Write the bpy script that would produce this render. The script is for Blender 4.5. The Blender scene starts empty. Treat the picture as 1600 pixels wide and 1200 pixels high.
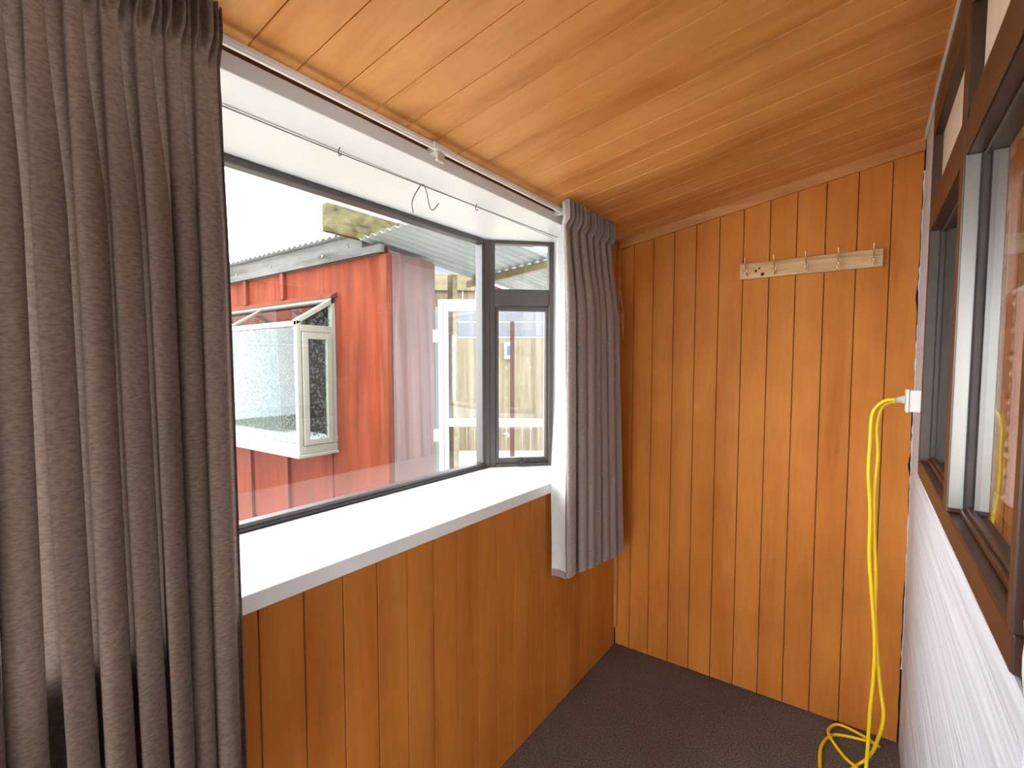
import bpy, bmesh, math, random
from mathutils import Matrix, Vector
R = random.Random(7)
SC = bpy.context.scene
COL = SC.collection

# ------------------------------------------------------------------ camera
F_PX, CY, HORIZON, VPX, CAM_H = 767.0, 616.0, 572.0, 556.0, 1.45
pitch = math.atan((CY - HORIZON) / F_PX)
yaw = math.atan(VPX * math.cos(pitch) / F_PX)
fw = Vector((-math.sin(yaw) * math.cos(pitch), math.cos(yaw) * math.cos(pitch), -math.sin(pitch)))
rt = Vector((math.cos(yaw), math.sin(yaw), 0))
up = rt.cross(fw)
cd = bpy.data.cameras.new('camera')
cd.sensor_fit = 'HORIZONTAL'; cd.sensor_width = 36.0
cd.lens = 36.0 * F_PX / 1600.0
cd.shift_y = (CY - 600.0) / 1600.0
cd.clip_start = 0.02; cd.clip_end = 200
cam = bpy.data.objects.new('camera', cd)
M = Matrix((( rt.x, up.x, -fw.x, 0), (rt.y, up.y, -fw.y, 0), (rt.z, up.z, -fw.z, CAM_H), (0, 0, 0, 1)))
cam.matrix_world = M
COL.objects.link(cam); SC.camera = cam

# ------------------------------------------------------------------ sky and exposure
EXPOSURE = 3.75
SKY_STRENGTH = 1.0
w = bpy.data.worlds.new('overcast_sky'); SC.world = w; w.use_nodes = True
wt = w.node_tree; wt.nodes.clear()
wo = wt.nodes.new('ShaderNodeOutputWorld'); wb = wt.nodes.new('ShaderNodeBackground')
wc = wt.nodes.new('ShaderNodeTexCoord'); wn = wt.nodes.new('ShaderNodeTexNoise'); wr = wt.nodes.new('ShaderNodeValToRGB')
wn.inputs['Scale'].default_value = 2.2; wn.inputs['Detail'].default_value = 4
wr.color_ramp.elements[0].position = .35; wr.color_ramp.elements[0].color = (.80, .90, 1.0, 1)
wr.color_ramp.elements[1].position = .65; wr.color_ramp.elements[1].color = (.97, .985, 1.0, 1)
wt.links.new(wc.outputs['Generated'], wn.inputs['Vector']); wt.links.new(wn.outputs['Fac'], wr.inputs['Fac'])
wt.links.new(wr.outputs['Color'], wb.inputs['Color']); wb.inputs['Strength'].default_value = SKY_STRENGTH
wt.links.new(wb.outputs[0], wo.inputs[0])
vs = SC.view_settings
vs.view_transform = 'Standard'; vs.look = 'None'; vs.gamma = 1.0; vs.exposure = EXPOSURE
vs.use_curve_mapping = False

# ------------------------------------------------------------------ materials
def nt(name):
    m = bpy.data.materials.new(name); m.use_nodes = True
    t = m.node_tree; b = t.nodes['Principled BSDF']
    return m, t, b

def noise_fac(t, scale, nscale=1.0, detail=5, distort=0.0, rough=.55):
    g = t.nodes.new('ShaderNodeNewGeometry'); mp = t.nodes.new('ShaderNodeMapping'); n = t.nodes.new('ShaderNodeTexNoise')
    mp.inputs['Scale'].default_value = scale
    n.inputs['Scale'].default_value = nscale; n.inputs['Detail'].default_value = detail
    n.inputs['Distortion'].default_value = distort; n.inputs['Roughness'].default_value = rough
    t.links.new(g.outputs['Position'], mp.inputs['Vector']); t.links.new(mp.outputs[0], n.inputs['Vector'])
    return n.outputs['Fac']

def ramp(t, fac, stops):
    r = t.nodes.new('ShaderNodeValToRGB'); cr = r.color_ramp
    while len(cr.elements) < len(stops): cr.elements.new(.5)
    for e, (p, c) in zip(cr.elements, stops):
        e.position = p; e.color = (*c, 1)
    t.links.new(fac, r.inputs['Fac']); return r.outputs['Color']

def mix(t, fac, a, b, mode='MIX'):
    m = t.nodes.new('ShaderNodeMix'); m.data_type = 'RGBA'; m.blend_type = mode
    for i, v in ((0, fac), (6, a), (7, b)):
        if hasattr(v, 'is_linked'): t.links.new(v, m.inputs[i])
        else: m.inputs[i].default_value = v if i == 0 else (*v, 1)
    return m.outputs[2]

def bump(t, b, fac, strength, dist=.002):
    n = t.nodes.new('ShaderNodeBump'); n.inputs['Strength'].default_value = strength; n.inputs['Distance'].default_value = dist
    t.links.new(fac, n.inputs['Height']); t.links.new(n.outputs[0], b.inputs['Normal'])

def plain(name, col, rough=.5, metal=0.0, var=0.08, scale=(9, 9, 9), spec=None):
    m, t, b = nt(name)
    f = noise_fac(t, scale, 1.0, 4)
    lo = tuple(max(0, c * (1 - var * 2)) for c in col); hi = tuple(min(1, c * (1 + var * 2)) for c in col)
    t.links.new(ramp(t, f, [(.25, lo), (.75, hi)]), b.inputs['Base Color'])
    b.inputs['Roughness'].default_value = rough; b.inputs['Metallic'].default_value = metal
    if spec is not None: b.inputs['Specular IOR Level'].default_value = spec
    return m

def wood(name, light, mid, dark, grain, rough=.4, blotch=.5, fine=.35, bmp=.15, tone=.10, spec=None):
    """grain = per-axis stretch of the position: small number along the grain"""
    m, t, b = nt(name)
    g1 = noise_fac(t, grain, 1.0, 4, .7)
    base = ramp(t, g1, [(.28, dark), (.5, mid), (.74, light)])
    g2 = noise_fac(t, tuple(v * 9 for v in grain), 1.0, 3, .3)
    fcol = ramp(t, g2, [(.3, (.62, .58, .55)), (.6, (1, 1, 1))])
    c = mix(t, fine, base, fcol, 'MULTIPLY')
    g3 = noise_fac(t, (2.3, 2.3, 2.3), 1.0, 3, .6)
    bl = ramp(t, g3, [(.3, (.70, .64, .58)), (.65, (1, 1, 1))])
    c = mix(t, blotch, c, bl, 'MULTIPLY')
    oi = t.nodes.new('ShaderNodeObjectInfo')
    rr = ramp(t, oi.outputs['Random'], [(0, (1 - tone,) * 3), (1, (1, 1, 1))])
    c = mix(t, 1.0, c, rr, 'MULTIPLY')
    t.links.new(c, b.inputs['Base Color'])
    b.inputs['Roughness'].default_value = rough
    if spec is not None: b.inputs['Specular IOR Level'].default_value = spec
    bump(t, b, g2, bmp, .001)
    return m

def glass_mat(name, tint=(1, 1, 1), speckle=0.0, f0=.045):
    m = bpy.data.materials.new(name); m.use_nodes = True; t = m.node_tree; t.nodes.clear()
    o = t.nodes.new('ShaderNodeOutputMaterial'); tr = t.nodes.new('ShaderNodeBsdfTransparent'); gl = t.nodes.new('ShaderNodeBsdfGlossy')
    tr.inputs[0].default_value = (*tint, 1); gl.inputs['Roughness'].default_value = 0.0
    lw = t.nodes.new('ShaderNodeLayerWeight'); lw.inputs['Blend'].default_value = .5
    p = t.nodes.new('ShaderNodeMath'); p.operation = 'POWER'; p.inputs[1].default_value = 5
    ma = t.nodes.new('ShaderNodeMath'); ma.operation = 'MULTIPLY_ADD'; ma.inputs[1].default_value = .95; ma.inputs[2].default_value = f0
    mx = t.nodes.new('ShaderNodeMixShader')
    t.links.new(lw.outputs['Facing'], p.inputs[0]); t.links.new(p.outputs[0], ma.inputs[0]); t.links.new(ma.outputs[0], mx.inputs[0])
    t.links.new(tr.outputs[0], mx.inputs[1]); t.links.new(gl.outputs[0], mx.inputs[2])
    last = mx.outputs[0]
    if speckle:      # rain drops / condensation on the pane
        f = noise_fac(t, (55, 55, 55), 1.0, 2)
        r = t.nodes.new('ShaderNodeValToRGB'); r.color_ramp.elements[0].position = .53; r.color_ramp.elements[1].position = .60
        r.color_ramp.elements[0].color = (0, 0, 0, 1); r.color_ramp.elements[1].color = (speckle,) * 3 + (1,)
        t.links.new(f, r.inputs['Fac'])
        d = t.nodes.new('ShaderNodeBsdfDiffuse'); d.inputs[0].default_value = (.095, .108, .104, 1)
        m2 = t.nodes.new('ShaderNodeMixShader'); t.links.new(r.outputs[0], m2.inputs[0])
        t.links.new(last, m2.inputs[1]); t.links.new(d.outputs[0], m2.inputs[2]); last = m2.outputs[0]
    t.links.new(last, o.inputs[0]); return m

def cloth_mat(name, light, dark, transl=.2, weave=(110, 110, 300), rough=.9):
    m, t, b = nt(name)
    f = noise_fac(t, weave, 1.0, 3); f2 = noise_fac(t, (14, 14, 3), 1.0, 3)
    c = ramp(t, f, [(.3, dark), (.7, light)])
    c = mix(t, .25, c, ramp(t, f2, [(.3, (.68, .66, .64)), (.7, (1, 1, 1))]), 'MULTIPLY')
    t.links.new(c, b.inputs['Base Color']); b.inputs['Roughness'].default_value = rough
    b.inputs['Specular IOR Level'].default_value = .1
    b.inputs['Sheen Weight'].default_value = .15
    bump(t, b, f, .15, .001)
    if transl:
        o = t.nodes['Material Output']; ts = t.nodes.new('ShaderNodeBsdfTranslucent'); mx = t.nodes.new('ShaderNodeMixShader')
        t.links.new(c, ts.inputs['Color']); mx.inputs[0].default_value = transl
        t.links.new(b.outputs[0], mx.inputs[1]); t.links.new(ts.outputs[0], mx.inputs[2]); t.links.new(mx.outputs[0], o.inputs[0])
    return m

PL, PM, PD = (.65, .245, .046), (.58, .202, .035), (.48, .150, .024)
m_ply_v = wood('varnished_plywood_vertical', PL, PM, PD, (7, 7, .9), .52, .55, .2, .06, .06, .12)
m_ply_c = wood('varnished_plywood_ceiling', (.80, .385, .125), (.74, .330, .092), (.55, .205, .048), (.8, 7, 7), .38, .42, .2, .05, .04, .25)
m_trim = wood('light_timber_trim', (.66, .31, .10), (.58, .25, .07), (.48, .18, .045), (.9, 14, 14), .5, .3, .3)
m_pine = wood('raw_pine', (.72, .50, .25), (.62, .40, .18), (.42, .22, .08), (2.5, 30, 30), .55, .3, .5)
m_gap = plain('dark_gap', (.02, .012, .008), .9)
m_stripbrown = wood('dark_brown_lining', (.20, .055, .018), (.15, .04, .012), (.10, .025, .008), (8, .8, 8), .5)
m_white = plain('white_gloss_paint', (.76, .77, .775), .35, 0, .02, (3, 3, 3))
m_whiterail = plain('white_plastic', (.82, .81, .77), .35, 0, .02)
m_alu = plain('dark_bronze_aluminium', (.062, .050, .044), .38, .0, .06, (20, 20, 20), .6)
m_bronze = plain('warm_bronze_aluminium', (.070, .055, .040), .42, 0, .06, (20, 20, 20), .4)
m_rub = plain('black_rubber_seal', (.012, .012, .014), .6)
m_silver = plain('satin_aluminium_liner', (.36, .335, .30), .34, .85, .04, (30, 30, 3))
m_timber = wood('dark_stained_timber', (.085, .036, .018), (.060, .024, .012), (.034, .013, .008), (16, 1.2, 16), .38, .4, .4, .15)
m_timber_v = wood('dark_stained_timber_upright', (.080, .036, .020), (.056, .025, .014), (.034, .015, .009), (16, 16, 1.2), .38, .4, .4, .15)
m_beige = plain('beige_panel', (.62, .50, .38), .6, 0, .05)
m_glass = glass_mat('window_glass')
m_glass_wet = glass_mat('rain_spotted_glass', (.82, .88, .86), .5, .010)
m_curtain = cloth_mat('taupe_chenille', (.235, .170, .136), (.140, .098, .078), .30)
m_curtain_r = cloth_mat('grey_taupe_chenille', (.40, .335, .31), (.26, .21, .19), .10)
m_lining = cloth_mat('white_curtain_lining', (.86, .87, .84), (.78, .79, .76), .30, (90, 90, 90))
m_lace = cloth_mat('pale_lace', (.84, .68, .64), (.66, .50, .46), .35, (120, 120, 120))
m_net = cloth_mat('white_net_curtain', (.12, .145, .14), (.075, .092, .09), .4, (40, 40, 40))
m_hook = plain('brass_plated_hook', (.78, .62, .40), .25, .95, .05)
m_wire = plain('grey_wire', (.18, .17, .17), .45, .6, .05)
m_yellow = plain('yellow_cable_sheath', (.95, .62, .010), .38, 0, .04)
m_clear = plain('clear_plug_plastic', (.62, .60, .54), .15, 0, .1)
m_socket = plain('cream_socket_plastic', (.80, .77, .68), .4, 0, .02)
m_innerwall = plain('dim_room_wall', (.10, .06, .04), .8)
# exterior
m_red = wood('red_stained_cladding', (.165, .036, .0150), (.130, .025, .0098), (.085, .015, .0060), (14, 14, 1.1), .75, .5, .5, .3, .12, .06)
m_redtrim = wood('red_stained_batten', (.150, .040, .0210), (.120, .030, .0150), (.085, .020, .0100), (20, 20, 1.5), .75, .4, .4, .2, .1, .06)
m_grey = wood('weathered_grey_timber', (.125, .126, .12), (.098, .098, .092), (.045, .043, .038), (1.6, 16, 16), .8, .4, .5, .4, .1, .05)
m_moss = wood('mossy_timber', (.15, .135, .075), (.085, .075, .033), (.018, .018, .012), (22, 9, 22), .85, .9, .9, .5, .1, .05)
m_iron = plain('galvanised_corrugated_iron', (.150, .158, .148), .7, .0, .18, (4, 1.2, 4), .15)
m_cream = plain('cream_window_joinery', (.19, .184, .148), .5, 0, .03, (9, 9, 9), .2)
m_doorwhite = plain('white_powdercoat', (.25, .265, .28), .45, 0, .02, (9, 9, 9), .2)
m_tan = wood('treated_pine_framing', (.19, .155, .080), (.150, .120, .058), (.085, .065, .03), (2, 18, 18), .8, .4, .5)
m_paling = wood('weathered_paling', (.190, .158, .105), (.155, .128, .082), (.10, .08, .05), (16, 16, 1), .85, .4, .5, .3, .2, .05)
m_house = plain('pale_house_wall', (.10, .103, .110), .85, 0, .03, (9, 9, 9), .05)
m_ground = plain('tan_concrete', (.27, .225, .155), .95, 0, .15, (2, 2, 2))
m_sky_light = plain('dark_skylight_glass', (.05, .08, .11), .15, 0, .1)
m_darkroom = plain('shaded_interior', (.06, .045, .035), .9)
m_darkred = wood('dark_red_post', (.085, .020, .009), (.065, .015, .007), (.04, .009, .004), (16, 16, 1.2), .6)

# white sheet with raised grain along the wall
m_sheet, t_, b_ = nt('white_painted_grain_sheet')
f_ = noise_fac(t_, (26, .8, 26), 1.0, 2.5, .8)
t_.links.new(ramp(t_, f_, [(.25, (.52, .54, .57)), (.7, (.57, .59, .615))]), b_.inputs['Base Color'])
b_.inputs['Roughness'].default_value = .45
bump(t_, b_, f_, .9, .016)
# carpet
m_carpet, t_, b_ = nt('brown_carpet')
f_ = noise_fac(t_, (170, 170, 170), 1.0, 3); f2_ = noise_fac(t_, (3, 3, 3), 1.0, 3)
c_ = ramp(t_, f_, [(.3, (.070, .054, .046)), (.5, (.145, .114, .098)), (.72, (.26, .21, .18))])
c_ = mix(t_, .5, c_, ramp(t_, f2_, [(.3, (.7, .7, .7)), (.7, (1, 1, 1))]), 'MULTIPLY')
t_.links.new(c_, b_.inputs['Base Color']); b_.inputs['Roughness'].default_value = .95; b_.inputs['Specular IOR Level'].default_value = .1
bump(t_, b_, f_, .8, .004)

# ------------------------------------------------------------------ helpers
def link(name, me, mat, parent=None):
    o = bpy.data.objects.new(name, me); COL.objects.link(o)
    if mat is not None and not me.materials: me.materials.append(mat)
    if parent is not None:
        o.parent = parent; o.matrix_parent_inverse = Matrix.Translation(-root_loc(parent))
    return o

def root_loc(p):          # every mesh is built in world coordinates; only Empties carry a location
    return p.location.copy() if p.type == 'EMPTY' else Vector((0, 0, 0))

def mesh(name, verts, faces, mat, parent=None, smooth=False):
    me = bpy.data.meshes.new(name); me.from_pydata([tuple(v) for v in verts], [], faces); me.update()
    if smooth:
        for p in me.polygons: p.use_smooth = True
    return link(name, me, mat, parent)

def bm_obj(name, bm, mat, parent=None, smooth=False):
    bmesh.ops.recalc_face_normals(bm, faces=bm.faces)
    me = bpy.data.meshes.new(name); bm.to_mesh(me); bm.free()
    if smooth:
        for p in me.polygons: p.use_smooth = True
    return link(name, me, mat, parent)

def add_box(bm, lo, hi):
    vs_ = [bm.verts.new((x, y, z)) for x in (lo[0], hi[0]) for y in (lo[1], hi[1]) for z in (lo[2], hi[2])]
    for f in ((0, 1, 3, 2), (4, 6, 7, 5), (0, 4, 5, 1), (2, 3, 7, 6), (0, 2, 6, 4), (1, 5, 7, 3)):
        bm.faces.new([vs_[i] for i in f])
    return vs_

def box(name, lo, hi, mat, parent=None, bev=0.0, seg=1):
    bm = bmesh.new(); add_box(bm, lo, hi)
    if bev: bmesh.ops.bevel(bm, geom=list(bm.edges), offset=bev, segments=seg, affect='EDGES', profile=.5)
    return bm_obj(name, bm, mat, parent)

def boxes(name, lst, mat, parent=None, bev=0.0):
    bm = bmesh.new()
    for lo, hi in lst: add_box(bm, lo, hi)
    if bev: bmesh.ops.bevel(bm, geom=list(bm.edges), offset=bev, segments=1, affect='EDGES')
    return bm_obj(name, bm, mat, parent)

def prism(name, poly, z0, z1, mat, parent=None, bev=0.0):
    bm = bmesh.new(); n = len(poly)
    a = [bm.verts.new((x, y, z0)) for x, y in poly]; b = [bm.verts.new((x, y, z1)) for x, y in poly]
    bm.faces.new(a[::-1]); bm.faces.new(b)
    for i in range(n): bm.faces.new((a[i], a[(i + 1) % n], b[(i + 1) % n], b[i]))
    if bev: bmesh.ops.bevel(bm, geom=list(bm.edges), offset=bev, segments=2, affect='EDGES', profile=.5)
    return bm_obj(name, bm, mat, parent)

def obox(name, o, ax, ay, az, lo, hi, mat, parent=None, bev=0.0):
    """box in a local frame: origin o, axes ax ay az"""
    o, ax, ay, az = map(Vector, (o, ax, ay, az))
    bm = bmesh.new(); vs_ = add_box(bm, lo, hi)
    for v in vs_: v.co = o + ax * v.co.x + ay * v.co.y + az * v.co.z
    if bev: bmesh.ops.bevel(bm, geom=list(bm.edges), offset=bev, segments=1, affect='EDGES')
    return bm_obj(name, bm, mat, parent)

def spline(pts, n=8):
    pts = [Vector(p) for p in pts]; out = []
    P = [pts[0] * 2 - pts[1]] + pts + [pts[-1] * 2 - pts[-2]]
    for i in range(1, len(P) - 2):
        for k in range(n):
            t = k / n; a, b, c, d = P[i - 1], P[i], P[i + 1], P[i + 2]
            out.append(.5 * (2 * b + (c - a) * t + (2 * a - 5 * b + 4 * c - d) * t * t + (3 * b - a - 3 * c + d) * t ** 3))
    out.append(pts[-1]); return out

def tube(name, pts, r, mat, parent=None, seg=8, n=8, smooth_path=True):
    P = spline(pts, n) if smooth_path else [Vector(p) for p in pts]
    bm = bmesh.new(); rings = []
    prev = None
    for i, p in enumerate(P):
        d = (P[min(i + 1, len(P) - 1)] - P[max(i - 1, 0)]).normalized()
        if prev is None: u = d.orthogonal().normalized()
        else: u = (prev - d * prev.dot(d)).normalized()
        prev = u; v = d.cross(u); rr = r(i / (len(P) - 1)) if callable(r) else r
        rings.append([bm.verts.new(p + (u * math.cos(a) + v * math.sin(a)) * rr) for a in [2 * math.pi * k / seg for k in range(seg)]])
    for a, b in zip(rings, rings[1:]):
        for k in range(seg): bm.faces.new((a[k], a[(k + 1) % seg], b[(k + 1) % seg], b[k]))
    bm.faces.new(rings[0][::-1]); bm.faces.new(rings[-1])
    return bm_obj(name, bm, mat, parent, True)

def board(name, quad, n, th, mat, parent, ch=.0016):
    """board whose front face quad (4 pts) is proud along n; long edges chamfered"""
    n = Vector(n); q = [Vector(p) for p in quad]
    # q0,q1 = one long edge ; q3,q2 = the other long edge
    w0 = (q[3] - q[0]).normalized() * ch; w1 = (q[2] - q[1]).normalized() * ch
    front = [q[0] + w0, q[1] + w1, q[2] - w1, q[3] - w0]
    mid = [p - n * ch * 1.3 for p in q]; back = [p - n * th for p in q]
    V = front + mid + back
    Fc = [(0, 1, 2, 3), (11, 10, 9, 8)]
    for i in range(4):
        j = (i + 1) % 4
        Fc += [(4 + i, 4 + j, j, i), (8 + i, 8 + j, 4 + j, 4 + i)]
    bm = bmesh.new(); vs_ = [bm.verts.new(v) for v in V]
    for f in Fc: bm.faces.new([vs_[i] for i in f])
    return bm_obj(name, bm, mat, parent)

def tag(o, label, cat=None, group=None, kind=None):
    o['label'] = label
    if cat: o['category'] = cat
    if group: o['group'] = group
    if kind: o['kind'] = kind
    return o

def empty(name, loc, label, cat=None, group=None, kind=None):
    o = bpy.data.objects.new(name, None); COL.objects.link(o); o.location = loc; o.empty_display_size = .05
    return tag(o, label, cat, group, kind)

# ------------------------------------------------------------------ room dimensions
XL, XR, YE, YB = -1.025, 0.148, 2.33, -1.30
SL = 0.1645
def zc(x): return 2.073 + SL * (x + 1.015)          # ceiling height
G = .0011                                           # half of a groove
CORNER = (-1.41, 1.74)                              # outer corner of the bay
OPEN_Y0, OPEN_Y1 = -.90, 1.97                       # bay opening in the wall
SILL_Z, HEAD_Z = .986, 2.020

# floor
fl = prism('floor', [(XL - .1, YB - .1), (XR + .05, YB - .1), (XR + .05, YE + .06), (XL - .1, YE + .06)], -.06, 0, m_carpet)
tag(fl, 'dark brown speckled carpet on the porch floor', 'floor', kind='structure')

# ceiling
cl = mesh('ceiling', [(x, y, zc(x) + dz) for dz in (.014, .12) for x, y in ((XL - .14, YB - .1), (XR + .12, YB - .1), (XR + .12, YE + .1), (XL - .14, YE + .1))],
          [(0, 1, 2, 3), (7, 6, 5, 4), (0, 4, 5, 1), (1, 5, 6, 2), (2, 6, 7, 3), (3, 7, 4, 0)], m_gap)
tag(cl, 'sloping varnished plywood ceiling with narrow grooves', 'ceiling', kind='structure')
cn = Vector((SL, 0, -1)).normalized()
ys = [YB] + [round(.506 + .1012 * k, 4) for k in range(-22, 19) if YB + .03 < .506 + .1012 * k < YE - .02] + [YE]
for a, b in zip(ys, ys[1:]):
    x0, x1 = XL - .004, XR + .002
    board('ceiling_board', [(x0, a + G, zc(x0)), (x1, a + G, zc(x1)), (x1, b - G, zc(x1)), (x0, b - G, zc(x0))], cn, .014, m_ply_c, cl)

# end wall
we = box('wall_end', (XL - .1, YE + .010, -.05), (XR + .1, YE + .12, 2.33), m_gap)
tag(we, 'orange varnished grooved plywood end wall with the hook rail', 'wall', kind='structure')
xs = [XL + .002, -.946, -.849, -.749, -.650, -.550, -.452, -.350, -.252, -.153, -.050, .053]
for a, b in zip(xs, xs[1:]):
    board('wall_board', [(a + G, YE, .006), (a + G, YE, zc(a)), (b - G, YE, zc(b)), (b - G, YE, .006)], (0, -1, 0), .010, m_ply_v, we)
# last board, torn along its right edge
zz = [.006 + i * (zc(.14) - .006) / 44 for i in range(45)]
edge = [.1385 + R.uniform(-.0022, .0022) + (.003 if 12 < i < 17 or 25 < i < 30 else 0) - (.004 if i in (21, 33) else 0) for i in range(45)]
V = []
for dy in (0, .010):
    for z, e in zip(zz, edge): V += [(.053 + G, YE + dy, z), (e, YE + dy, z)]
Fc = []
for i in range(44):
    k = 2 * i
    Fc += [(k, k + 1, k + 3, k + 2), (90 + k, 90 + k + 2, 90 + k + 3, 90 + k + 1), (k + 1, 90 + k + 1, 90 + k + 3, k + 3), (k, k + 2, 90 + k + 2, 90 + k)]
mesh('wall_board', V, Fc, m_ply_v, we)

# left wall : backing in pieces round the bay opening
XB0, XB1 = XL - .11, XL - .010
wl = boxes('wall_left', [((XB0, YB - .1, -.05), (XB1, YE + .1, SILL_Z - .045)), ((XB0, OPEN_Y1, SILL_Z - .045), (XB1, YE + .1, 2.2)),
                         ((XB0, YB - .1, SILL_Z - .045), (XB1, OPEN_Y0, 2.2)), ((XB0, OPEN_Y0, HEAD_Z + .03), (XB1, OPEN_Y1, 2.2))], m_gap)
tag(wl, 'grooved orange plywood wall under the bay window sill', 'wall', kind='structure')
gy = [YB] + [.503 + .1033 * k for k in range(-21, 18) if YB + .03 < .503 + .1033 * k < YE - .03] + [YE - .002]
for a, b in zip(gy, gy[1:]):
    top = SILL_Z - .042 if (b < OPEN_Y1 + .03 and a > OPEN_Y0 - .05) else zc(XL)
    board('wall_board', [(XL, b - G, .004), (XL, b - G, top), (XL, a + G, top), (XL, a + G, .004)], (1, 0, 0), .010, m_ply_v, wl)
# brown strip above the white head lining
box('top_lining_strip', (XL - .01, OPEN_Y0, 2.05), (XL + .002, OPEN_Y1 + .05, zc(XL) - .001), m_stripbrown, wl)

# back wall behind the camera, with a glazed door added for more daylight
wbk = boxes('wall_back', [((XL - .1, YB - .1, -.05), (-.99, YB, 2.3)), ((.10, YB - .1, -.05), (XR + .1, YB, 2.3)), ((-.99, YB - .1, 2.0), (.10, YB, 2.3))], m_ply_v)
tag(wbk, 'plywood wall behind the camera', 'wall', kind='structure')
dr = boxes('added_door_1', [((-.99, YB - .06, 0), (-.94, YB - .02, 2.0)), ((.05, YB - .06, 0), (.10, YB - .02, 2.0)), ((-.94, YB - .06, 1.95), (.05, YB - .02, 2.0)),
                      ((-.94, YB - .06, 0), (.05, YB - .02, .06)), ((-.475, YB - .06, .06), (-.415, YB - .02, 1.95))], m_white)
tag(dr, 'unseen white glazed sliding door added behind the camera for extra daylight', 'door', kind='structure')
box('pane', (-.94, YB - .042, .06), (-.475, YB - .038, 1.95), m_glass, dr)
box('pane', (-.415, YB - .042, .06), (.05, YB - .038, 1.95), m_glass, dr)

# right wall : white sheet and solid core round the old window
WY0, WY1, WZ0, WZ1 = .755, 2.02, 1.105, 2.262      # outside of the old window frame
XF = .140                                           # face of the old window frame
wr_ = boxes('wall_right', [((.158, YB - .1, -.05), (.26, YE + .1, WZ0)), ((.158, WY1, WZ0), (.26, YE + .1, 2.40)), ((.158, YB - .1, WZ0), (.26, WY0, 2.40)),
                           ((.158, WY0, WZ1), (.26, WY1, 2.40))], m_gap)
tag(wr_, 'white painted wall sheet below the dark brown window', 'wall', kind='structure')
box('lower_sheet', (.1435, WY0 - .0545, .004), (.158, YE - .004, WZ0 - .002), m_sheet, wr_, .001)
box('end_sheet', (.1435, WY1 + .003, WZ0 - .001), (.158, YE - .004, zc(.145) - .004), m_sheet, wr_, .001)
box('near_sheet', (.1435, YB, .004), (.158, WY0 - .058, zc(.145) - .004), m_sheet, wr_, .001)
# ragged paint edge beside the near jamb and flakes in the end corner
def ragged(name, f, n, mat, parent):
    V, Fc = [], []
    for i in range(n):
        a, b = f(i / (n - 1)); V += [a, b]
        if i: k = 2 * i; Fc.append((k - 2, k - 1, k + 1, k))
    o = mesh(name, V, Fc, mat, parent)
    s = o.modifiers.new('thickness', 'SOLIDIFY'); s.thickness = .0015; s.offset = 0
    return o
ragged('paint_edge', lambda t: ((.1425, WY0 - .060, .9 + 1.3 * t), (.1425, WY0 - .040 + R.uniform(-.014, .010), .9 + 1.3 * t)), 70, m_sheet, wr_)
ragged('paint_edge', lambda t: ((.1432, YE - .003, .30 + 1.85 * t), (.1415 - abs(R.gauss(0, .0016)), YE - .003, .30 + 1.85 * t)), 90, m_sheet, wr_)

# trims
def ceil_trim(name, y0, y1, x0, x1, h, mat):
    V = [(x, y, zc(x) - d) for y in (y0, y1) for x, d in ((x0, 0), (x1, 0), (x1, h), (x0, h))]
    return mesh(name, V, [(0, 1, 2, 3), (7, 6, 5, 4), (0, 4, 5, 1), (1, 5, 6, 2), (2, 6, 7, 3), (3, 7, 4, 0)], mat)
t1 = ceil_trim('trim_1', YE - .012, YE + .001, XL + .003, .141, .043, m_trim)
tag(t1, 'flat timber strip along the end wall under the ceiling', 'trim', kind='structure')
t2 = box('trim_2', (XL, YE - .020, .10), (XL + .016, YE - .001, zc(XL) - .045), m_trim, None, .003)
tag(t2, 'thin upright timber bead in the window-side corner', 'trim', kind='structure')
V = []
n_ = 60
for i in range(n_):
    y = -.6 + (YE + .6) * i / (n_ - 1); e = .1335 + R.uniform(-.0012, .0012)
    V += [(e, y, zc(e) - .0015), (.142, y, zc(.142) - .0015), (.142, y, zc(.142) - .006), (e, y, zc(e) - .005)]
Fc = []
for i in range(n_ - 1):
    for k in range(4):
        j = (k + 1) % 4; Fc.append((4 * i + k, 4 * i + j, 4 * i + 4 + j, 4 * i + 4 + k))
t3 = mesh('trim_3', V, Fc, m_white); tag(t3, 'ragged white paint line where ceiling meets the old window', 'trim', kind='structure')

# ------------------------------------------------------------------ bay window : sill, head lining, joinery
bay = [(-1.19, OPEN_Y1), (-1.445, OPEN_Y1 - .225), (-1.445, OPEN_Y0 + .225), (-1.19, OPEN_Y0)]
sill = prism('trim_4', [(-1.004, OPEN_Y0 - .02), (-1.004, OPEN_Y1 + .01), (-1.15, OPEN_Y1 + .01)] + bay + [(-1.15, OPEN_Y0 - .02)], SILL_Z - .040, SILL_Z, m_white, None, .003)
tag(sill, 'wide white painted bay window sill', 'window sill', kind='structure')
head = prism('trim_5', [(-1.015, OPEN_Y0 - .01), (-1.015, OPEN_Y1 + .01), (-1.15, OPEN_Y1 + .01)] + bay + [(-1.15, OPEN_Y0 - .01)], HEAD_Z - .005, HEAD_Z + .032, m_white, None, .002)
tag(head, 'white painted head lining over the bay window', 'window lining', kind='structure')
box('lining_bead', (-1.150, OPEN_Y0, HEAD_Z - .0085), (-1.142, OPEN_Y1 - .09, HEAD_Z - .004), m_white, head)
for y0, y1 in ((OPEN_Y1, OPEN_Y1 + .016), (OPEN_Y0 - .016, OPEN_Y0)):
    box('jamb_lining', (-1.20, y0, SILL_Z), (XL + .004, y1, HEAD_Z), m_white, head)
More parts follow.
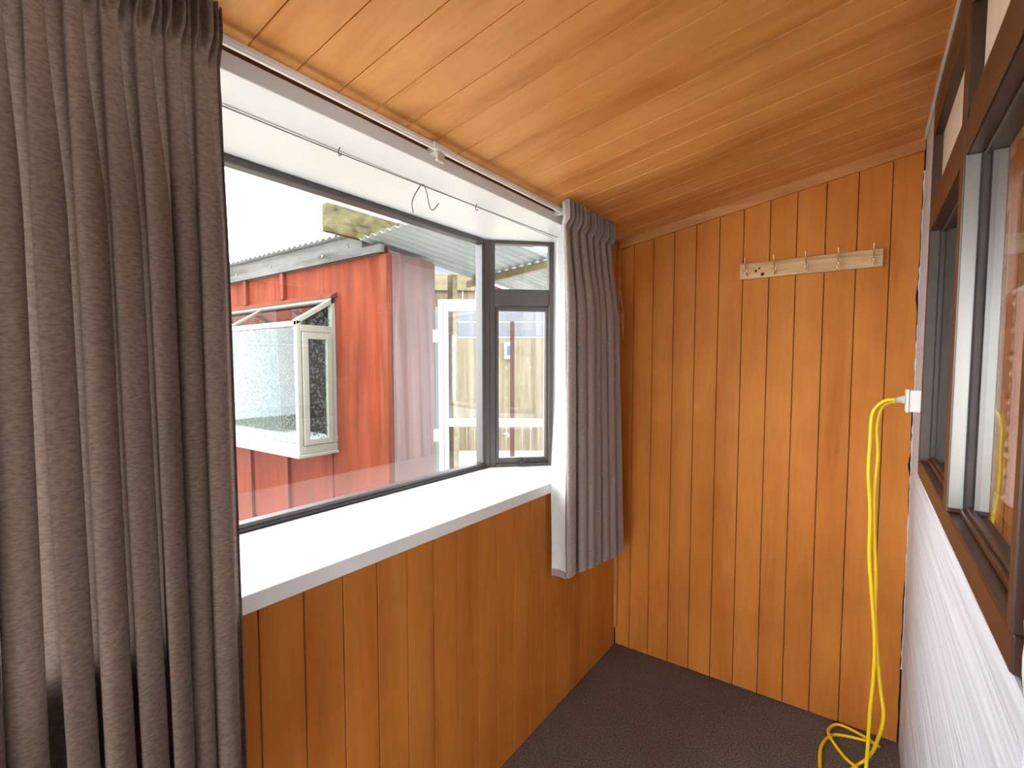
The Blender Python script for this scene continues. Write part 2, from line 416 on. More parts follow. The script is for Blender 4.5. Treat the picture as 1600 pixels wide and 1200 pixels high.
prism('bay_roof', [(-1.10, OPEN_Y0 - .05), (-1.10, OPEN_Y1 + .05)] + [(-1.25, OPEN_Y1 + .05), (-1.50, OPEN_Y1 - .2), (-1.50, OPEN_Y0 + .2), (-1.25, OPEN_Y0 - .05)], HEAD_Z + .033, HEAD_Z + .13, m_white, head)
prism('bay_base', [(-1.10, OPEN_Y0), (-1.10, OPEN_Y1)] + bay, SILL_Z - .15, SILL_Z - .041, m_white, sill)
box('outside_cladding', (XB0 - .03, YB - .1, -.2), (XB0, YE + .1, SILL_Z - .05), m_house, wl)

FX = -1.41
Z0, Z1 = SILL_Z + .001, HEAD_Z - .006
w1 = empty('window_1', (FX, .5, SILL_Z), 'large fixed pane of the bay window in dark bronze aluminium', 'window', kind='structure')
for a, b in ((.50, 1.728), (-.66, .45)):
    box('frame_rail', (FX - .03, a, Z0), (FX + .012, b, Z0 + .022), m_alu, w1, .003)
    box('frame_rail', (FX - .03, a, Z1 - .022), (FX + .012, b, Z1), m_alu, w1, .003)
    box('glazing_bead', (FX + .012, a, Z0), (FX + .022, b, Z0 + .010), m_rub, w1, .003)
    box('frame_stile', (FX - .03, b - .020, Z0 + .022), (FX + .012, b, Z1 - .022), m_alu, w1, .003)
    box('frame_stile', (FX - .03, a, Z0 + .022), (FX + .012, a + .020, Z1 - .022), m_alu, w1, .003)
    box('pane', (FX - .012, a + .018, Z0 + .020), (FX - .008, b - .018, Z1 - .020), m_glass, w1)
box('mullion', (FX - .035, .45, Z0), (FX + .016, .50, Z1), m_alu, w1, .003)

def side_window(name, o, ax, ay, label, width=.315):
    """o: corner on the sill; ax along the window towards the wall; ay into the room"""
    az = (0, 0, 1)
    wn_ = empty(name, o, label, 'window', kind='structure')
    b_ = lambda nm, lo, hi, m, p=wn_, bv=.002: obox(nm, (o[0], o[1], 0), ax, ay, az, lo, hi, m, p, bv)
    b_('corner_post', (-.012, -.030, Z0), (.020, .012, Z1), m_alu)
    b_('frame_stile', (.020, -.030, Z0), (.045, .010, Z1), m_alu)
    b_('frame_stile', (width - .022, -.030, Z0), (width, .010, Z1), m_alu)
    b_('frame_rail', (.045, -.030, Z1 - .015), (width - .022, .010, Z1), m_alu)
    b_('frame_rail', (.045, -.030, Z0), (width - .022, .010, Z0 + .014), m_alu)
    b_('transom', (.045, -.030, 1.722), (width - .022, .012, 1.798), m_alu)
    b_('pane', (.043, -.012, 1.796), (width - .020, -.008, Z1 - .013), m_glass, wn_, 0)
    sash = b_('sash', (.047, -.022, Z0 + .016), (.062, .006, 1.720), m_alu)
    b_('sash_stile', (width - .036, -.022, Z0 + .016), (width - .023, .006, 1.720), m_alu, sash)
    b_('sash_rail', (.062, -.022, 1.700), (width - .036, .006, 1.720), m_alu, sash)
    b_('sash_rail', (.062, -.022, Z0 + .016), (width - .036, .006, Z0 + .040), m_alu, sash)
    b_('pane', (.060, -.010, Z0 + .038), (width - .034, -.006, 1.702), m_glass, sash, 0)
    # stay / handle
    hn = b_('handle', (.155, .006, Z0 + .012), (.190, .030, Z0 + .034), m_rub, sash, .004)
    b_('handle_lever', (.150, .018, Z0 + .030), (.172, .034, Z0 + .045), m_rub, sash, .004)
    b_('stay_arm', (.185, .010, Z0 + .022), (width - .03, .018, Z0 + .028), m_rub, sash, .001)
    return wn_
q = math.sqrt(.5)
side_window('window_2', (CORNER[0], CORNER[1], SILL_Z), (q, q, 0), (q, -q, 0), 'narrow splayed end window of the bay with a bronze casement')
side_window('window_3', (CORNER[0], OPEN_Y0 + .23, SILL_Z), (q, -q, 0), (q, q, 0), 'splayed end window of the bay behind the curtain')

# ------------------------------------------------------------------ old timber window in the right wall
XO = .205
w4 = empty('window_4', (XF, 1.38, WZ0), 'dark brown timber window with lace curtain behind the glass', 'window', kind='structure')
box('sill', (XF, WY0, WZ0), (XO, WY1, 1.152), m_timber, w4, .003)
box('sill_step', (XF + .020, WY0 + .025, 1.152), (XO, WY1 - .03, 1.163), m_timber, w4, .002)
box('head', (XF, WY0, 2.150), (XO, WY1, zc(XF) - .002), m_timber, w4, .002)
box('jamb', (XF, WY1 - .030, 1.152), (XO, WY1, 2.150), m_timber_v, w4, .002)
box('jamb', (XF - .001, WY0, 1.152), (XO, WY0 + .025, 2.150), m_timber_v, w4, .002)
box('mullion', (XF - .0005, 1.322, 1.152), (XO, 1.380, 2.150), m_timber_v, w4, .002)
for a, b in ((WY0 + .025, 1.322), (1.380, WY1 - .030)):
    tr = box('transom', (XF + .004, a, 1.862), (XO, b, 1.960), m_timber, w4, .002)
    box('transom_nosing', (XF + .001, a, 1.862), (XF + .004, b, 1.925), m_timber, tr, .001)
    box('top_panel', (.162, a, 1.960), (.170, b, 2.150), m_beige, w4)
    # bronze sash liners and glass
    box('sash_liner', (XF + .002, b - .004, 1.163), (.164, b - .0005, 1.861), m_silver if b < 1.5 else m_bronze, w4)
    box('sash_stile', (.1645, b - .010, 1.163), (.177, b - .0005, 1.861), m_bronze, w4, .001)
    box('sash_stile', (.1645, a + .0005, 1.163), (.177, a + .010, 1.861), m_bronze, w4, .001)
    box('sash_rail', (.168, a + .010, 1.163), (.177, b - .010, 1.170), m_timber, w4, .001)
    box('sash_rail', (.168, a + .010, 1.854), (.177, b - .010, 1.861), m_bronze, w4, .001)
    box('seal', (.1640, b - .0120, 1.165), (.1665, b - .0098, 1.860), m_rub, w4)
    box('pane', (.172, a + .008, 1.168), (.176, b - .008, 1.856), m_glass, w4)
# dim room beyond the old window
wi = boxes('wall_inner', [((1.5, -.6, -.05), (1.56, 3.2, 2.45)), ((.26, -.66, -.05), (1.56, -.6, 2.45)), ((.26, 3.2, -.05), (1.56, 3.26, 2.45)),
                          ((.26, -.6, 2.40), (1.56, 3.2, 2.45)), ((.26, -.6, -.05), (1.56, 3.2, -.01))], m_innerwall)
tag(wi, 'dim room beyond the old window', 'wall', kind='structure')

def sheet_grid(name, nu, nv, fn, mat, parent=None, smooth=True):
    V = [fn(i / (nu - 1), j / (nv - 1)) for j in range(nv) for i in range(nu)]
    Fc = [(j * nu + i, j * nu + i + 1, (j + 1) * nu + i + 1, (j + 1) * nu + i) for j in range(nv - 1) for i in range(nu - 1)]
    return mesh(name, V, Fc, mat, parent, smooth)

lace = empty('lace_curtain', (.222, 1.1, 1.2), 'pale pink gathered lace curtain behind the old window glass', 'curtain')
sheet_grid('lace_panel', 90, 40, lambda u, v: (.222 + .006 * math.sin(u * 70) + .004 * math.sin(v * 95 + u * 5), .75 + u * 1.25, 1.19 + v * (.395 + .015 * math.sin(u * 7))), m_lace, lace)
tube('lace_rod', [(.222, .74, 1.588), (.222, 1.4, 1.590), (.222, 2.01, 1.588)], .005, m_whiterail, lace, 8, 4)
val = empty('swag_valance', (.25, 1.4, 1.7), 'pale swagged valance at the top of the old window', 'curtain')
sheet_grid('swag_panel', 80, 16, lambda u, v: (.252 + .008 * math.sin(u * 60 + v * 2), .76 + u * 1.25, 1.93 - v * (.085 + .16 * abs(math.sin(u * 9.4 + .9)) ** 4)), m_lace, val)
sheet_grid('swag_tail', 14, 24, lambda u, v: (.252 + .006 * math.sin(u * 20), 1.52 + .07 * u * (1 - .4 * v), 1.92 - v * .34), m_lace, val)

# ------------------------------------------------------------------ curtain rail and curtains
RX = -.980
rail = empty('curtain_rail', (RX, .6, 2.036), 'white curtain rail fixed under the ceiling above the bay window', 'curtain rail')
box('track', (RX - .006, -1.0, 2.044), (RX + .006, 2.16, 2.059), m_whiterail, rail, .003)
box('track_lip', (RX - .004, -1.0, 2.041), (RX + .004, 2.16, 2.0445), m_whiterail, rail, .001)
box('joiner', (RX - .0075, .985, 2.042), (RX + .0075, 1.055, 2.0605), m_whiterail, rail, .002)
for y in (-.6, .1, 1.016, 1.70, 2.10):
    br = box('bracket', (RX - .047, y - .010, 2.040), (RX - .004, y + .010, 2.062), m_clear, rail, .004)
    box('bracket_screw', (RX - .030, y - .004, 2.0615), (RX - .022, y + .004, 2.077), m_wire, br)
box('glider_clip', (RX - .005, .998, 2.014), (RX + .005, 1.030, 2.041), m_clear, rail, .003)

def sm(a, b, t):
    t = max(0, min(1, (t - a) / (b - a))); return t * t * (3 - 2 * t)

def curtain_fn(yt, yb, zt, zb, xc, n, amp, seed, lean=0.0, head=.085, sub=3):
    r = random.Random(seed)
    A = [r.uniform(.7, 1.15) for _ in range(n + 2)]; Ph = [r.uniform(-.13, .13) for _ in range(n + 2)]
    Dr = [r.uniform(-1, 1) for _ in range(n + 2)]; Hd = [r.uniform(.6, 1.05) for _ in range(n + 2)]
    def lerpl(L, u):
        k = u * n; i = min(int(k), n); f = k - i; f = f * f * (3 - 2 * f)
        return L[i] * (1 - f) + L[min(i + 1, n + 1)] * f
    def fn(u, v):
        d = v                      # metres below the top
        zbu = zb(u) if callable(zb) else zb
        z = zt - d
        tt = d / (zt - zbu)
        ph = 2 * math.pi * (n * u + lerpl(Ph, u) * sm(.1, .5, d))
        open_ = sm(head, head + .35, d)
        a = amp * lerpl(A, u) * (.34 + .66 * open_)
        period = (yt[1] - yt[0]) / n
        y = (yt[0] + (yt[1] - yt[0]) * u) * (1 - tt) + (yb[0] + (yb[1] - yb[0]) * u) * tt
        s1 = math.sin(ph)
        x = xc + a * (s1 + .18 * math.sin(2 * ph + 1) * lerpl(Dr, u)) + .006 * lerpl(Dr, u) * tt
        y += -period * .31 * math.sin(2 * ph) * (.3 + .7 * open_) + .020 * lerpl(Dr, u) * open_ * tt * math.sin(math.pi * u)
        hw = 1 - sm(head * .7, head * 1.25, d)
        x = x * (1 - hw) + hw * (xc + .012 + .023 * math.asin(math.sin(sub * ph)) / 1.571 * lerpl(Hd, u) + .006 * math.sin(ph))
        pinch = math.exp(-((d - head) / .016) ** 2)
        x -= .006 * pinch * (1 if s1 > 0 else .2)
        y += lean * (1 - sm(0, head * 1.2, d))
        return x, y, z
    return fn

def curtain_sheet(name, fn, nu, depth, zs, mat, parent, u0=0, u1=1, dx=0):
    V, Fc = [], []
    nv = len(zs)
    for j, s in enumerate(zs):
        for i in range(nu):
            u = u0 + (u1 - u0) * i / (nu - 1)
            x, y, z = fn(u, s * depth(u)); V.append((x + dx, y, z))
    for j in range(nv - 1):
        for i in range(nu - 1): Fc.append((j * nu + i, j * nu + i + 1, (j + 1) * nu + i + 1, (j + 1) * nu + i))
    return mesh(name, V, Fc, mat, parent, True)
ZS = [k * .0075 for k in range(14)] + [.105 + .895 * (k / 36) for k in range(37)]

cl_ = empty('curtain', (RX, .15, .62), 'dark brown full drop curtain nearest the camera', 'curtain', 'bay window curtains')
fnL = curtain_fn((-.12, .426), (-.14, .432), 2.074, .60, -.948, 13, .041, 5, 0, .085)
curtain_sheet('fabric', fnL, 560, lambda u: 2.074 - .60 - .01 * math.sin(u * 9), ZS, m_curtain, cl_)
tube('leading_edge_hem', [fnL(1.0, 1.46 * k / 30) for k in range(31)], .0022, m_curtain, cl_, 6, 2)
for k in range(5):
    x, y, z = fnL((k + .5) / 5.0, .05)
    tube('curtain_hook', [(RX - .004, y, 2.036), (RX - .006, y, 2.028), (RX - .002, y, 2.020), (x - .003, y, 2.022)], .0012, m_wire, cl_, 6, 4)

cr_ = empty('curtain', (RX, 1.95, .58), 'grey brown curtain drawn back beside the end wall', 'curtain', 'bay window curtains')
fnR = curtain_fn((1.652, 2.085), (1.668, 2.225), 2.073, .60, -.953, 7, .043, 11, -.012, .085)
dR = lambda u: 2.073 - (.618 - .055 * u + .006 * math.sin(u * 40))
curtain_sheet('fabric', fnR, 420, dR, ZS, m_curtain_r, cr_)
def fold_lining(u, s):            # lining on the window side, turned out along the leading edge
    d = s * 1.435; x0, y0, z0 = fnR(0, d)
    wdt = .012 + .056 * sm(.05, 1.2, d)
    return (x0 - .003 - wdt * u, y0 + .010 * math.sin(u * 3.0) + .004 * math.sin(d * 9 + u * 2), z0)
V = [fold_lining(i / 11, j / 47) for j in range(48) for i in range(12)]
mesh('lining', V, [(j * 12 + i, j * 12 + i + 1, (j + 1) * 12 + i + 1, (j + 1) * 12 + i) for j in range(47) for i in range(11)], m_lining, cr_, True)
V = [fold_lining(i / 11, 1.0 + j * .010) for j in range(3) for i in range(12)]
mesh('hem', [(x, y - .0012, z) for x, y, z in V], [(j * 12 + i, j * 12 + i + 1, (j + 1) * 12 + i + 1, (j + 1) * 12 + i) for j in range(2) for i in range(11)], m_curtain_r, cr_, True)
V = [(min(fnR(.03 + .95 * i / 60, .12 + j * .09)[0] - .012, -.985) , fnR(.03 + .95 * i / 60, .12 + j * .09)[1], 2.073 - .12 - j * .09) for j in range(15) for i in range(61)]
mesh('back_lining', V, [(j * 61 + i, j * 61 + i + 1, (j + 1) * 61 + i + 1, (j + 1) * 61 + i) for j in range(14) for i in range(60)], m_lining, cr_, True)
tube('pull_cord', [(-.955, 2.190, 1.80), (-.950, 2.215, 1.70), (-.952, 2.222, 1.61), (-.950, 2.214, 1.575), (-.947, 2.206, 1.61), (-.952, 2.200, 1.70)], .0016, m_lace, cr_, 6, 6)

# curtain wire under the head lining, with its hooks
wr2 = empty('curtain_wire', (-1.115, .6, 2.0), 'thin grey net curtain wire under the white head lining', 'wire')
tube('wire', [(-1.132, -.6, 2.006), (-1.128, .5, 2.001), (-1.122, 1.0, 2.000), (-1.106, 1.90, 2.006)], .0016, m_wire, wr2, 6, 6)
for y in (.795, 1.345):
    tube('wire_hook', [(-1.125, y, 2.014), (-1.131, y, 2.006), (-1.127, y, 1.994), (-1.118, y, 1.995)], .0016, m_wire, wr2, 6, 4)
hk = empty('wire_loop', (-1.124, 1.10, 1.93), 'bent wire hook hanging from the net curtain wire', 'hook')
tube('bent_wire', [(-1.148, 1.068, 1.920), (-1.144, 1.062, 1.955), (-1.126, 1.082, 2.003), (-1.118, 1.094, 1.990), (-1.118, 1.108, 1.945), (-1.113, 1.120, 1.936), (-1.104, 1.135, 1.958)], .0018, m_wire, hk, 6, 6)

# ------------------------------------------------------------------ hook rail on the end wall
hr = empty('hook_rail', (-.214, YE, 1.82), 'pale knotty pine board with five small hooks on the end wall', 'hook rail')
box('pine_board', (-.461, YE - .018, 1.822), (.033, YE + .0005, 1.888), m_pine, hr, .0015)
for (x, z, r_) in ((-.398, 1.852, .0055), (-.372, 1.836, .007), (-.385, 1.862, .004)):
    tube('knot', [(x, YE - .0176, z), (x, YE - .0186, z)], r_, m_timber, hr, 10, 1, False)
for x in (-.436, -.327, -.215, -.106, .004):
    y0 = YE - .018
    pl_ = box('hook_plate', (x - .006, y0 - .003, 1.830), (x + .006, y0, 1.868), m_hook, hr, .001)
    tube('upper_prong', [(x, y0 - .002, 1.860), (x, y0 - .014, 1.866), (x, y0 - .028, 1.884), (x, y0 - .036, 1.906)], lambda t: .0036 - .0012 * t, m_hook, pl_, 8, 5)
    tube('lower_prong', [(x, y0 - .002, 1.846), (x, y0 - .012, 1.836), (x, y0 - .022, 1.835), (x, y0 - .026, 1.846)], .0032, m_hook, pl_, 8, 5)
    tube('prong_tip', [(x, y0 - .026, 1.843), (x, y0 - .026, 1.853)], .0058, m_hook, pl_, 8, 1, False)

# ------------------------------------------------------------------ socket and yellow cord
so = empty('power_socket', (.130, 2.08, 1.30), 'cream surface mounted power socket beside the old window', 'socket')
box('socket_box', (.112, 2.045, 1.300), (.1435, 2.125, 1.372), m_socket, so, .003)
box('socket_face', (.105, 2.042, 1.298), (.1125, 2.128, 1.374), m_whiterail, so, .002)
ec = empty('extension_cord', (.04, 2.08, 0), 'yellow extension cord hanging from the socket to the carpet', 'cord')
tube('plug', [(.1045, 2.080, 1.338), (.096, 2.080, 1.338), (.088, 2.079, 1.337), (.074, 2.076, 1.335)], lambda t: .015 - .007 * t, m_clear, ec, 12, 4)
cA = [(.078, 1.340), (.054, 1.336), (.032, 1.318), (.017, 1.282), (.015, 1.194), (.014, 1.085), (.023, .954), (.026, .799), (.037, .668), (.050, .514), (.051, .378), (.046, .261), (.044, .121)]
cB = [(.078, 1.333), (.059, 1.327), (.040, 1.304), (.031, 1.239), (.037, 1.153), (.032, 1.021), (.036, .889), (.045, .736), (.048, .603), (.060, .449), (.072, .340), (.084, .250)]
zf = .0065
tube('cable', [(x, 2.052, z) for x, z in cA] + [(.040, 2.03, .03), (.030, 1.97, zf), (-.01, 1.90, zf), (-.06, 1.90, zf), (-.085, 1.98, zf), (-.095, 2.07, zf), (-.093, 2.15, zf), (-.067, 2.225, zf), (-.02, 2.255, zf), (.06, 2.275, zf)],
     .0058, m_yellow, ec, 8, 6)
tube('cable', [(x, 2.066, z) for x, z in cB] + [(.074, 2.09, .15), (.052, 2.12, .05), (.018, 2.11, zf), (-.02, 2.02, zf), (-.01, 1.94, zf + .012), (.03, 1.93, zf + .012), (.045, 2.01, zf), (.02, 2.07, zf + .012), (-.02, 2.125, zf), (-.066, 2.185, zf + .012), (-.078, 2.255, zf), (-.046, 2.312, zf), (.03, 2.295, zf), (.085, 2.262, zf)],
     .0058, m_yellow, ec, 8, 6)

# ------------------------------------------------------------------ outdoors
gd = boxes('ground', [((-16, -9, -.32), (-1.2, 16, -.22)), ((-1.2, -9, -.32), (8, YB - .12, -.22))], m_ground); tag(gd, 'tan concrete yard outside', 'ground', kind='structure')
YN, XC = 2.20, -2.615          # face and corner of the neighbouring red building
GX0, GX1, GY, GZ0 = -4.95, -3.208, 1.89, .823     # garden window
sh = empty('red_outbuilding', (-3.6, YN + .2, -.22), 'red stained outbuilding with battens and corrugated roof edge', 'outbuilding')
bat = [-4.499, -3.888]
bx_ = [-5.72, -5.11, -4.499, -3.888, -3.277, XC - .09]
# cladding sheets round the garden window opening
for a, b in ((-6.4, -5.72), (-5.72, -5.11)):
    box('cladding_sheet', (a, YN, -.22), (b, YN + .02, 2.28), m_red, sh)
for a, b in ((-5.11, -4.499), (-4.499, -3.888), (-3.888, GX1)):
    box('cladding_sheet', (a, YN, 1.955), (b, YN + .02, 2.28), m_red, sh)
    box('cladding_sheet', (a, YN, -.22), (b, YN + .02, .835), m_red, sh)
box('cladding_sheet', (GX1, YN, -.22), (XC - .075, YN + .02, 2.25), m_red, sh)
for x in (-5.72, -5.11, -4.499, -3.888):
    box('batten', (x - .022, YN - .030, 1.99), (x + .022, YN, 2.21), m_redtrim, sh, .002)
    box('batten', (x - .022, YN - .030, -.22), (x + .022, YN, .80), m_redtrim, sh, .002)
box('batten', (-3.277 - .01, YN - .012, -.22), (-3.277 + .01, YN, .80), m_redtrim, sh, .002)
box('corner_board', (XC - .075, YN - .012, -.22), (XC, YN + .02, 2.25), m_redtrim, sh, .002)
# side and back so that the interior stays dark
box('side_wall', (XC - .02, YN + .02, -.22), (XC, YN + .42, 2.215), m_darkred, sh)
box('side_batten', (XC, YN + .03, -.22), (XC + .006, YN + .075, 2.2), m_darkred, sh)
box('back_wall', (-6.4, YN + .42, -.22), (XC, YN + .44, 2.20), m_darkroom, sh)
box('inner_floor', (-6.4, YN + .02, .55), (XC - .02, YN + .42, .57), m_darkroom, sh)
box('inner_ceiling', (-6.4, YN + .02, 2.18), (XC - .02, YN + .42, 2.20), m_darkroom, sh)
# head flashing over garden window
bm = bmesh.new()
for x in (GX0 - .02, GX1 + .03):
    for y, z in ((YN, 1.995), (YN - .055, 1.962), (YN - .055, 1.950), (YN, 1.962)): bm.verts.new((x, y, z))
bm.verts.ensure_lookup_table(); v = bm.verts
for f in ((0, 1, 2, 3), (7, 6, 5, 4), (0, 4, 5, 1), (1, 5, 6, 2), (2, 6, 7, 3), (3, 7, 4, 0)): bm.faces.new([v[i] for i in f])
bm_obj('window_hood', bm, m_redtrim, sh)
# fascia and roof
boxes('fascia', [((-6.5, YN - .045, 2.205), (-2.825, YN - .014, 2.345)), ((-2.825, YN - .045, 2.205), (XC - .01, YN - .014, 2.256))], m_grey, sh)
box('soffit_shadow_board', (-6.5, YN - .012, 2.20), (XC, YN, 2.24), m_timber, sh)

for kx, kz, kr in ((-3.28, 2.262, .020), (-2.98, 2.285, .013), (-4.02, 2.27, .014), (-4.6, 2.26, .016)):
    tube('knot', [(kx, YN - .0445, kz), (kx, YN - .0465, kz)], kr, m_timber, sh, 6, 1, False)

def corrugated(name, c00, c10, c01, c11, nper, mat, parent, amp=.010, rows=10, k=8):
    """c00->c10 across the waves, c00->c01 along them"""
    c00, c10, c01, c11 = map(Vector, (c00, c10, c01, c11))
    nu = nper * k + 1; V = []; Fc = []
    for j in range(rows + 1):
        t = j / rows
        for i in range(nu):
            s = i / (nu - 1)
            p = (c00 * (1 - s) + c10 * s) * (1 - t) + (c01 * (1 - s) + c11 * s) * t
            V.append((p.x, p.y, p.z + amp * math.cos(2 * math.pi * i / k)))
    for j in range(rows):
        for i in range(nu - 1): Fc.append((j * nu + i, j * nu + i + 1, (j + 1) * nu + i + 1, (j + 1) * nu + i))
    o = mesh(name, V, Fc, mat, parent, True)
    s = o.modifiers.new('thickness', 'SOLIDIFY'); s.thickness = .0025
    return o
corrugated('roof_sheet', (-6.5, YN - .09, 2.362), (-2.83, YN - .09, 2.362), (-6.5, YN + .60, 2.385), (-2.83, YN + .60, 2.385), 49, m_iron, sh, .010, 3)

# garden window (a projecting glazed box)
gw = boxes('garden_window', [((GX0, GY, GZ0), (GX1, GY + .035, GZ0 + .075)), ((GX1 - .035, GY, GZ0 + .075), (GX1, GY + .035, 1.766)),
                             ((GX0, GY, 1.728), (GX1 - .035, GY + .035, 1.766)), ((GX0, GY, GZ0 + .075), (GX0 + .035, GY + .035, 1.728)),
                             ((GX1 - .04, GY + .035, GZ0), (GX1, YN, GZ0 + .060)), ((GX1 - .04, YN - .035, GZ0 + .060), (GX1, YN, 1.955)),
                             ((GX1 - .04, GY + .035, 1.690), (GX1, YN - .035, 1.740)),
                             ((GX0, YN - .03, 1.930), (GX1, YN, 1.962))], m_cream, sh, .003)
boxes('casement', [((GX1 - .02, GY + .040, .885), (GX1 + .008, GY + .085, 1.688)), ((GX1 - .02, YN - .080, .885), (GX1 + .008, YN - .036, 1.688)),
                   ((GX1 - .02, GY + .085, 1.640), (GX1 + .008, YN - .080, 1.688)), ((GX1 - .02, GY + .085, .885), (GX1 + .008, YN - .080, .925))], m_cream, gw, .003)
box('window_ledge', (GX0, GY - .015, GZ0 - .022), (GX1 + .016, YN, GZ0), m_cream, gw, .004)
# sloping top bars
def bar(name, a, b, wx, wz, mat, parent):
    V = []
    for p in (a, b):
        for dx, dz in ((-wx, 0), (0, 0), (0, wz), (-wx, wz)): V.append((p[0] + dx, p[1], p[2] + dz))
    return mesh(name, V, [(3, 2, 1, 0), (4, 5, 6, 7), (0, 1, 5, 4), (1, 2, 6, 5), (2, 3, 7, 6), (3, 0, 4, 7)], mat, parent)
bar('sloping_bar', (GX1, GY, 1.738), (GX1, YN, 1.924), .045, .034, m_cream, gw)
bar('sloping_bar', (-4.20, GY, 1.742), (-4.20, YN, 1.928), .03, .024, m_cream, gw)
box('front_pane', (GX0 + .03, GY + .014, GZ0 + .07), (GX1 - .03, GY + .018, 1.732), m_glass_wet, gw)
box('casement_pane', (GX1 - .008, GY + .08, .92), (GX1 - .004, YN - .075, 1.645), m_glass_wet, gw)
mesh('top_side_pane', [(x, y, z) for x in (GX1 - .020, GX1 - .016) for y, z in ((GY + .03, 1.738), (YN - .033, 1.738), (YN - .033, 1.91))], [(0, 2, 1), (3, 4, 5), (0, 1, 4, 3), (1, 2, 5, 4), (2, 0, 3, 5)], m_glass_wet, gw)
mesh('sloping_pane', [(x, y, z + d) for d in (0, .004) for x, y, z in ((GX0, GY + .01, 1.758), (GX1 - .03, GY + .01, 1.758), (GX1 - .03, YN, 1.946), (GX0, YN, 1.946))],
     [(3, 2, 1, 0), (4, 5, 6, 7), (0, 1, 5, 4), (1, 2, 6, 5), (2, 3, 7, 6), (3, 0, 4, 7)], m_glass, gw)
box('inner_shelf', (GX0 + .02, GY + .036, GZ0 + .062), (GX1 - .042, YN + .10, GZ0 + .082), m_white, gw)
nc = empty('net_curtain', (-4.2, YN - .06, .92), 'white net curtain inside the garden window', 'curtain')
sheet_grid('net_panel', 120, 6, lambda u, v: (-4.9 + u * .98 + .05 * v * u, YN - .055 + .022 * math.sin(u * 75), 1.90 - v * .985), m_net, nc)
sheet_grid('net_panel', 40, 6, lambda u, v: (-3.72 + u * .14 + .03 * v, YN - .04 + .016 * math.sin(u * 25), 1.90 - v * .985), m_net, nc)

# mossy board lying along the edge of the covered way, covered way roof
mb = empty('mossy_plank', (-2.795, 1.85, 2.30), 'mossy weathered plank standing on edge above the roof corner', 'plank')
bm = bmesh.new()
prof = [(1.850, 2.296), (1.850, 2.462), (1.856, 2.474), (1.868, 2.477), (2.62, 2.478), (2.62, 2.300)]
a_ = [bm.verts.new((-2.815, y, z)) for y, z in prof]; b2 = [bm.verts.new((-2.772, y, z)) for y, z in prof]
bm.faces.new(a_); bm.faces.new(b2[::-1])
for i in range(6): bm.faces.new((a_[i], b2[i], b2[(i + 1) % 6], a_[(i + 1) % 6]))
bm_obj('plank_body', bm, m_moss, mb)

cw = empty('covered_way', (-2.4, 2.7, -.22), 'corrugated iron roof over the passage on pine framing', 'roof')
corrugated('roof_sheet', (-2.765, 2.08, 2.288), (-1.98, 2.08, 2.335), (-2.765, 3.26, 2.195), (-1.98, 3.32, 2.285), 11, m_iron, cw, .011, 12)
bar_b = lambda nm, a, b, w_, h_, m, p: obox(nm, a, (Vector(b) - Vector(a)).normalized(), Vector((0, 0, 1)).cross((Vector(b) - Vector(a)).normalized()), (0, 0, 1), (0, -w_ / 2, -h_), ((Vector(b) - Vector(a)).length, w_ / 2, 0), m, p, .003)
bar_b('beam', (-2.80, 3.22, 2.178), (-1.96, 3.28, 2.268), .045, .058, m_tan, cw)
box('post', (-2.83, 3.00, -.22), (-2.77, 3.06, 2.20), m_tan, cw, .003)
q1 = lambda u, v, s: Vector((0, 0, CAM_H)) + (fw + rt * ((u - 800) / F_PX) - up * ((v - CY) / F_PX)) * s

gs = empty('gable_screen', (-2.9, 3.6, 2.0), 'pine board and upright boards above the white door', 'screen')
bar_b('header_board', (-3.62, 3.31, 2.345), (-3.05, 3.723, 2.335), .03, .16, m_tan, gs)
for k in range(6):
    a = Vector((-3.62, 3.33, 0)); d = Vector((.81, .586, 0)); p = a + d * (.125 * k)
    obox('screen_board', p, d, (-.586, .81, 0), (0, 0, 1), (.002, 0, 2.03), (.1245, .016, 2.19), m_paling, gs)
for dd in (.04, .67):
    pp = Vector((-3.62, 3.345, 0)) + Vector((.81, .586, 0)) * dd
    obox('screen_post', (pp.x, pp.y, -.22), (.81, .586, 0), (-.586, .81, 0), (0, 0, 1), (-.03, .004, 0), (.03, .06, 2.3), m_tan, gs)
rf2 = empty('far_roof', (-2.9, 4.6, 2.2), 'second corrugated roof further along the passage', 'roof')
corrugated('roof_sheet', (-3.55, 3.95, 2.46), (-2.35, 3.95, 2.52), (-3.35, 5.5, 2.24), (-2.10, 5.5, 2.34), 16, m_iron, rf2, .011, 8)
bar_b('barge_board', (-3.56, 3.95, 2.44), (-3.36, 5.5, 2.22), .03, .07, m_redtrim, rf2)
sk = empty('roof_skylight', (-4.2, 3.8, 2.4), 'dark framed skylight on the roof behind the mossy plank', 'skylight')
box('skylight_glass', (-4.60, 3.86, 3.02), (-3.85, 4.3, 3.06), m_sky_light, sk)
boxes('skylight_frame', [((-4.62, 3.84, 3.00), (-3.83, 3.87, 3.08)), ((-4.62, 3.87, 3.00), (-4.59, 4.32, 3.08)), ((-3.86, 3.87, 3.00), (-3.83, 4.32, 3.08))], m_grey, sk, .003)
boxes('skylight_upstand', [((-4.58, 3.90, -.22), (-4.50, 4.28, 3.0)), ((-3.95, 3.90, -.22), (-3.87, 4.28, 3.0))], m_house, sk)

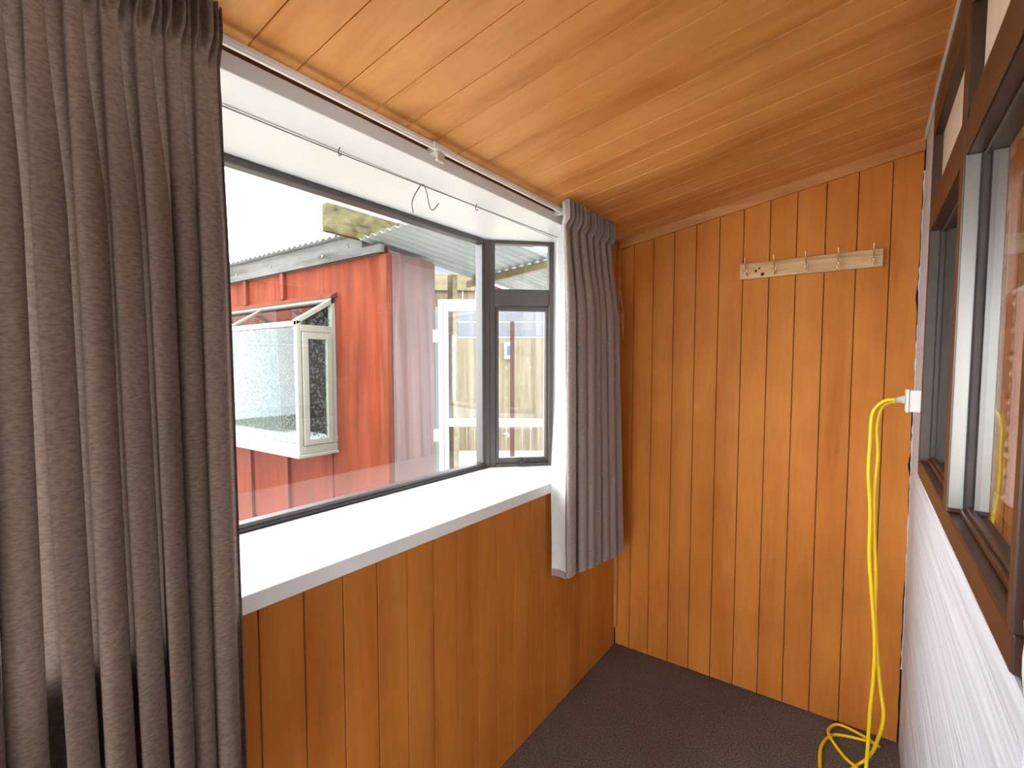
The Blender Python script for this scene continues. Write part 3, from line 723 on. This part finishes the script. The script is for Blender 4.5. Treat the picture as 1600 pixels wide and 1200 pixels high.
# open white glazed door
D0 = Vector((-2.504, 2.560, 0)); dx = Vector((.815, .570, 0)).normalized(); dn = Vector((dx.y, -dx.x, 0))
DB, DT, DW = -.06, 1.925, .82
gdoor = empty('glazed_door', (D0.x, D0.y, DB), 'open white glazed door with a middle rail hinged on the outbuilding', 'door')
db = lambda nm, lo, hi, m=m_doorwhite, p=gdoor, bv=.002: obox(nm, D0, dx, dn, (0, 0, 1), lo, hi, m, p, bv)
db('stile', (0, -.018, DB), (.068, .018, DT)); db('stile', (DW - .068, -.018, DB), (DW, .018, DT))
db('rail', (.068, -.018, DT - .085), (DW - .068, .018, DT)); db('rail', (.068, -.018, 1.012), (DW - .068, .018, 1.070))
db('rail', (.068, -.018, DB), (DW - .068, .018, DB + .18))
db('upper_pane', (.066, -.002, 1.068), (DW - .066, .002, DT - .083), m_glass, gdoor, 0)
db('lower_pane', (.066, -.002, DB + .178), (DW - .066, .002, 1.014), m_glass, gdoor, 0)
for z in (1.665, .95, .18):
    db('hinge', (-.038, -.004, z - .045), (.006, .024, z + .045), m_silver)
db('door_edge_strip', (.036, .018, DB + .01), (.040, .021, DT - .01), m_cream)

# fence, pale house and red post beyond
fd = rt.copy(); fo = q1(680, 690, 9.6); fo.z = -.22
fe = empty('paling_fence', fo + fd * 1.2, 'weathered upright paling fence behind the white door', 'fence')
fnrm = Vector((fd.y, -fd.x, 0))
for k in range(-8, 24):
    p = fo + fd * (.155 * k)
    obox('paling', p, fd, fnrm, (0, 0, 1), (.003, -.009, .02), (.152, .009, 2.19 + R.uniform(-.015, .015)), m_paling, fe)
for z in (.5, 1.85):
    obox('fence_rail', fo, fd, fnrm, (0, 0, 1), (-1.3, -.07, z), (3.8, -.012, z + .09), m_tan, fe)
hs = empty('pale_house', fo + fd * 1 - fnrm * 2.0, 'pale house wall rising behind the paling fence', 'house')
ho = fo - fnrm * 2.2
for k in range(8):
    obox('weatherboard', ho, fd, fnrm, (0, 0, 1), (-3.0, -.04, .2 + .36 * k), (5.0, .012, .2 + .36 * (k + 1) - .01), m_house, hs)
bx2 = empty('meter_box', q1(793, 548, 9.2), 'small white box with a dark panel on the fence', 'box')
mo = q1(788, 561, 9.45)
obox('box_body', mo, fd, fnrm, (0, 0, 1), (0, 0, 0), (.16, .09, .32), m_doorwhite, bx2, .004)
obox('box_panel', mo, fd, fnrm, (0, 0, 1), (.05, .09, .07), (.12, .096, .25), m_sky_light, bx2)
rp = empty('red_gate_post', (-2.35, 4.3, -.22), 'dark red post with a round knob beyond the door', 'post')
po = q1(797, 700, 5.4)
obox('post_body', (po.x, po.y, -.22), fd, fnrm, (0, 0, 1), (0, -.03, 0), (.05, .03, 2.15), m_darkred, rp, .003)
kb = q1(791, 680, 5.3)
obox('knob', kb, fd, fnrm, (0, 0, 1), (-.03, -.03, -.03), (.03, .03, .03), m_hook, rp, .02)
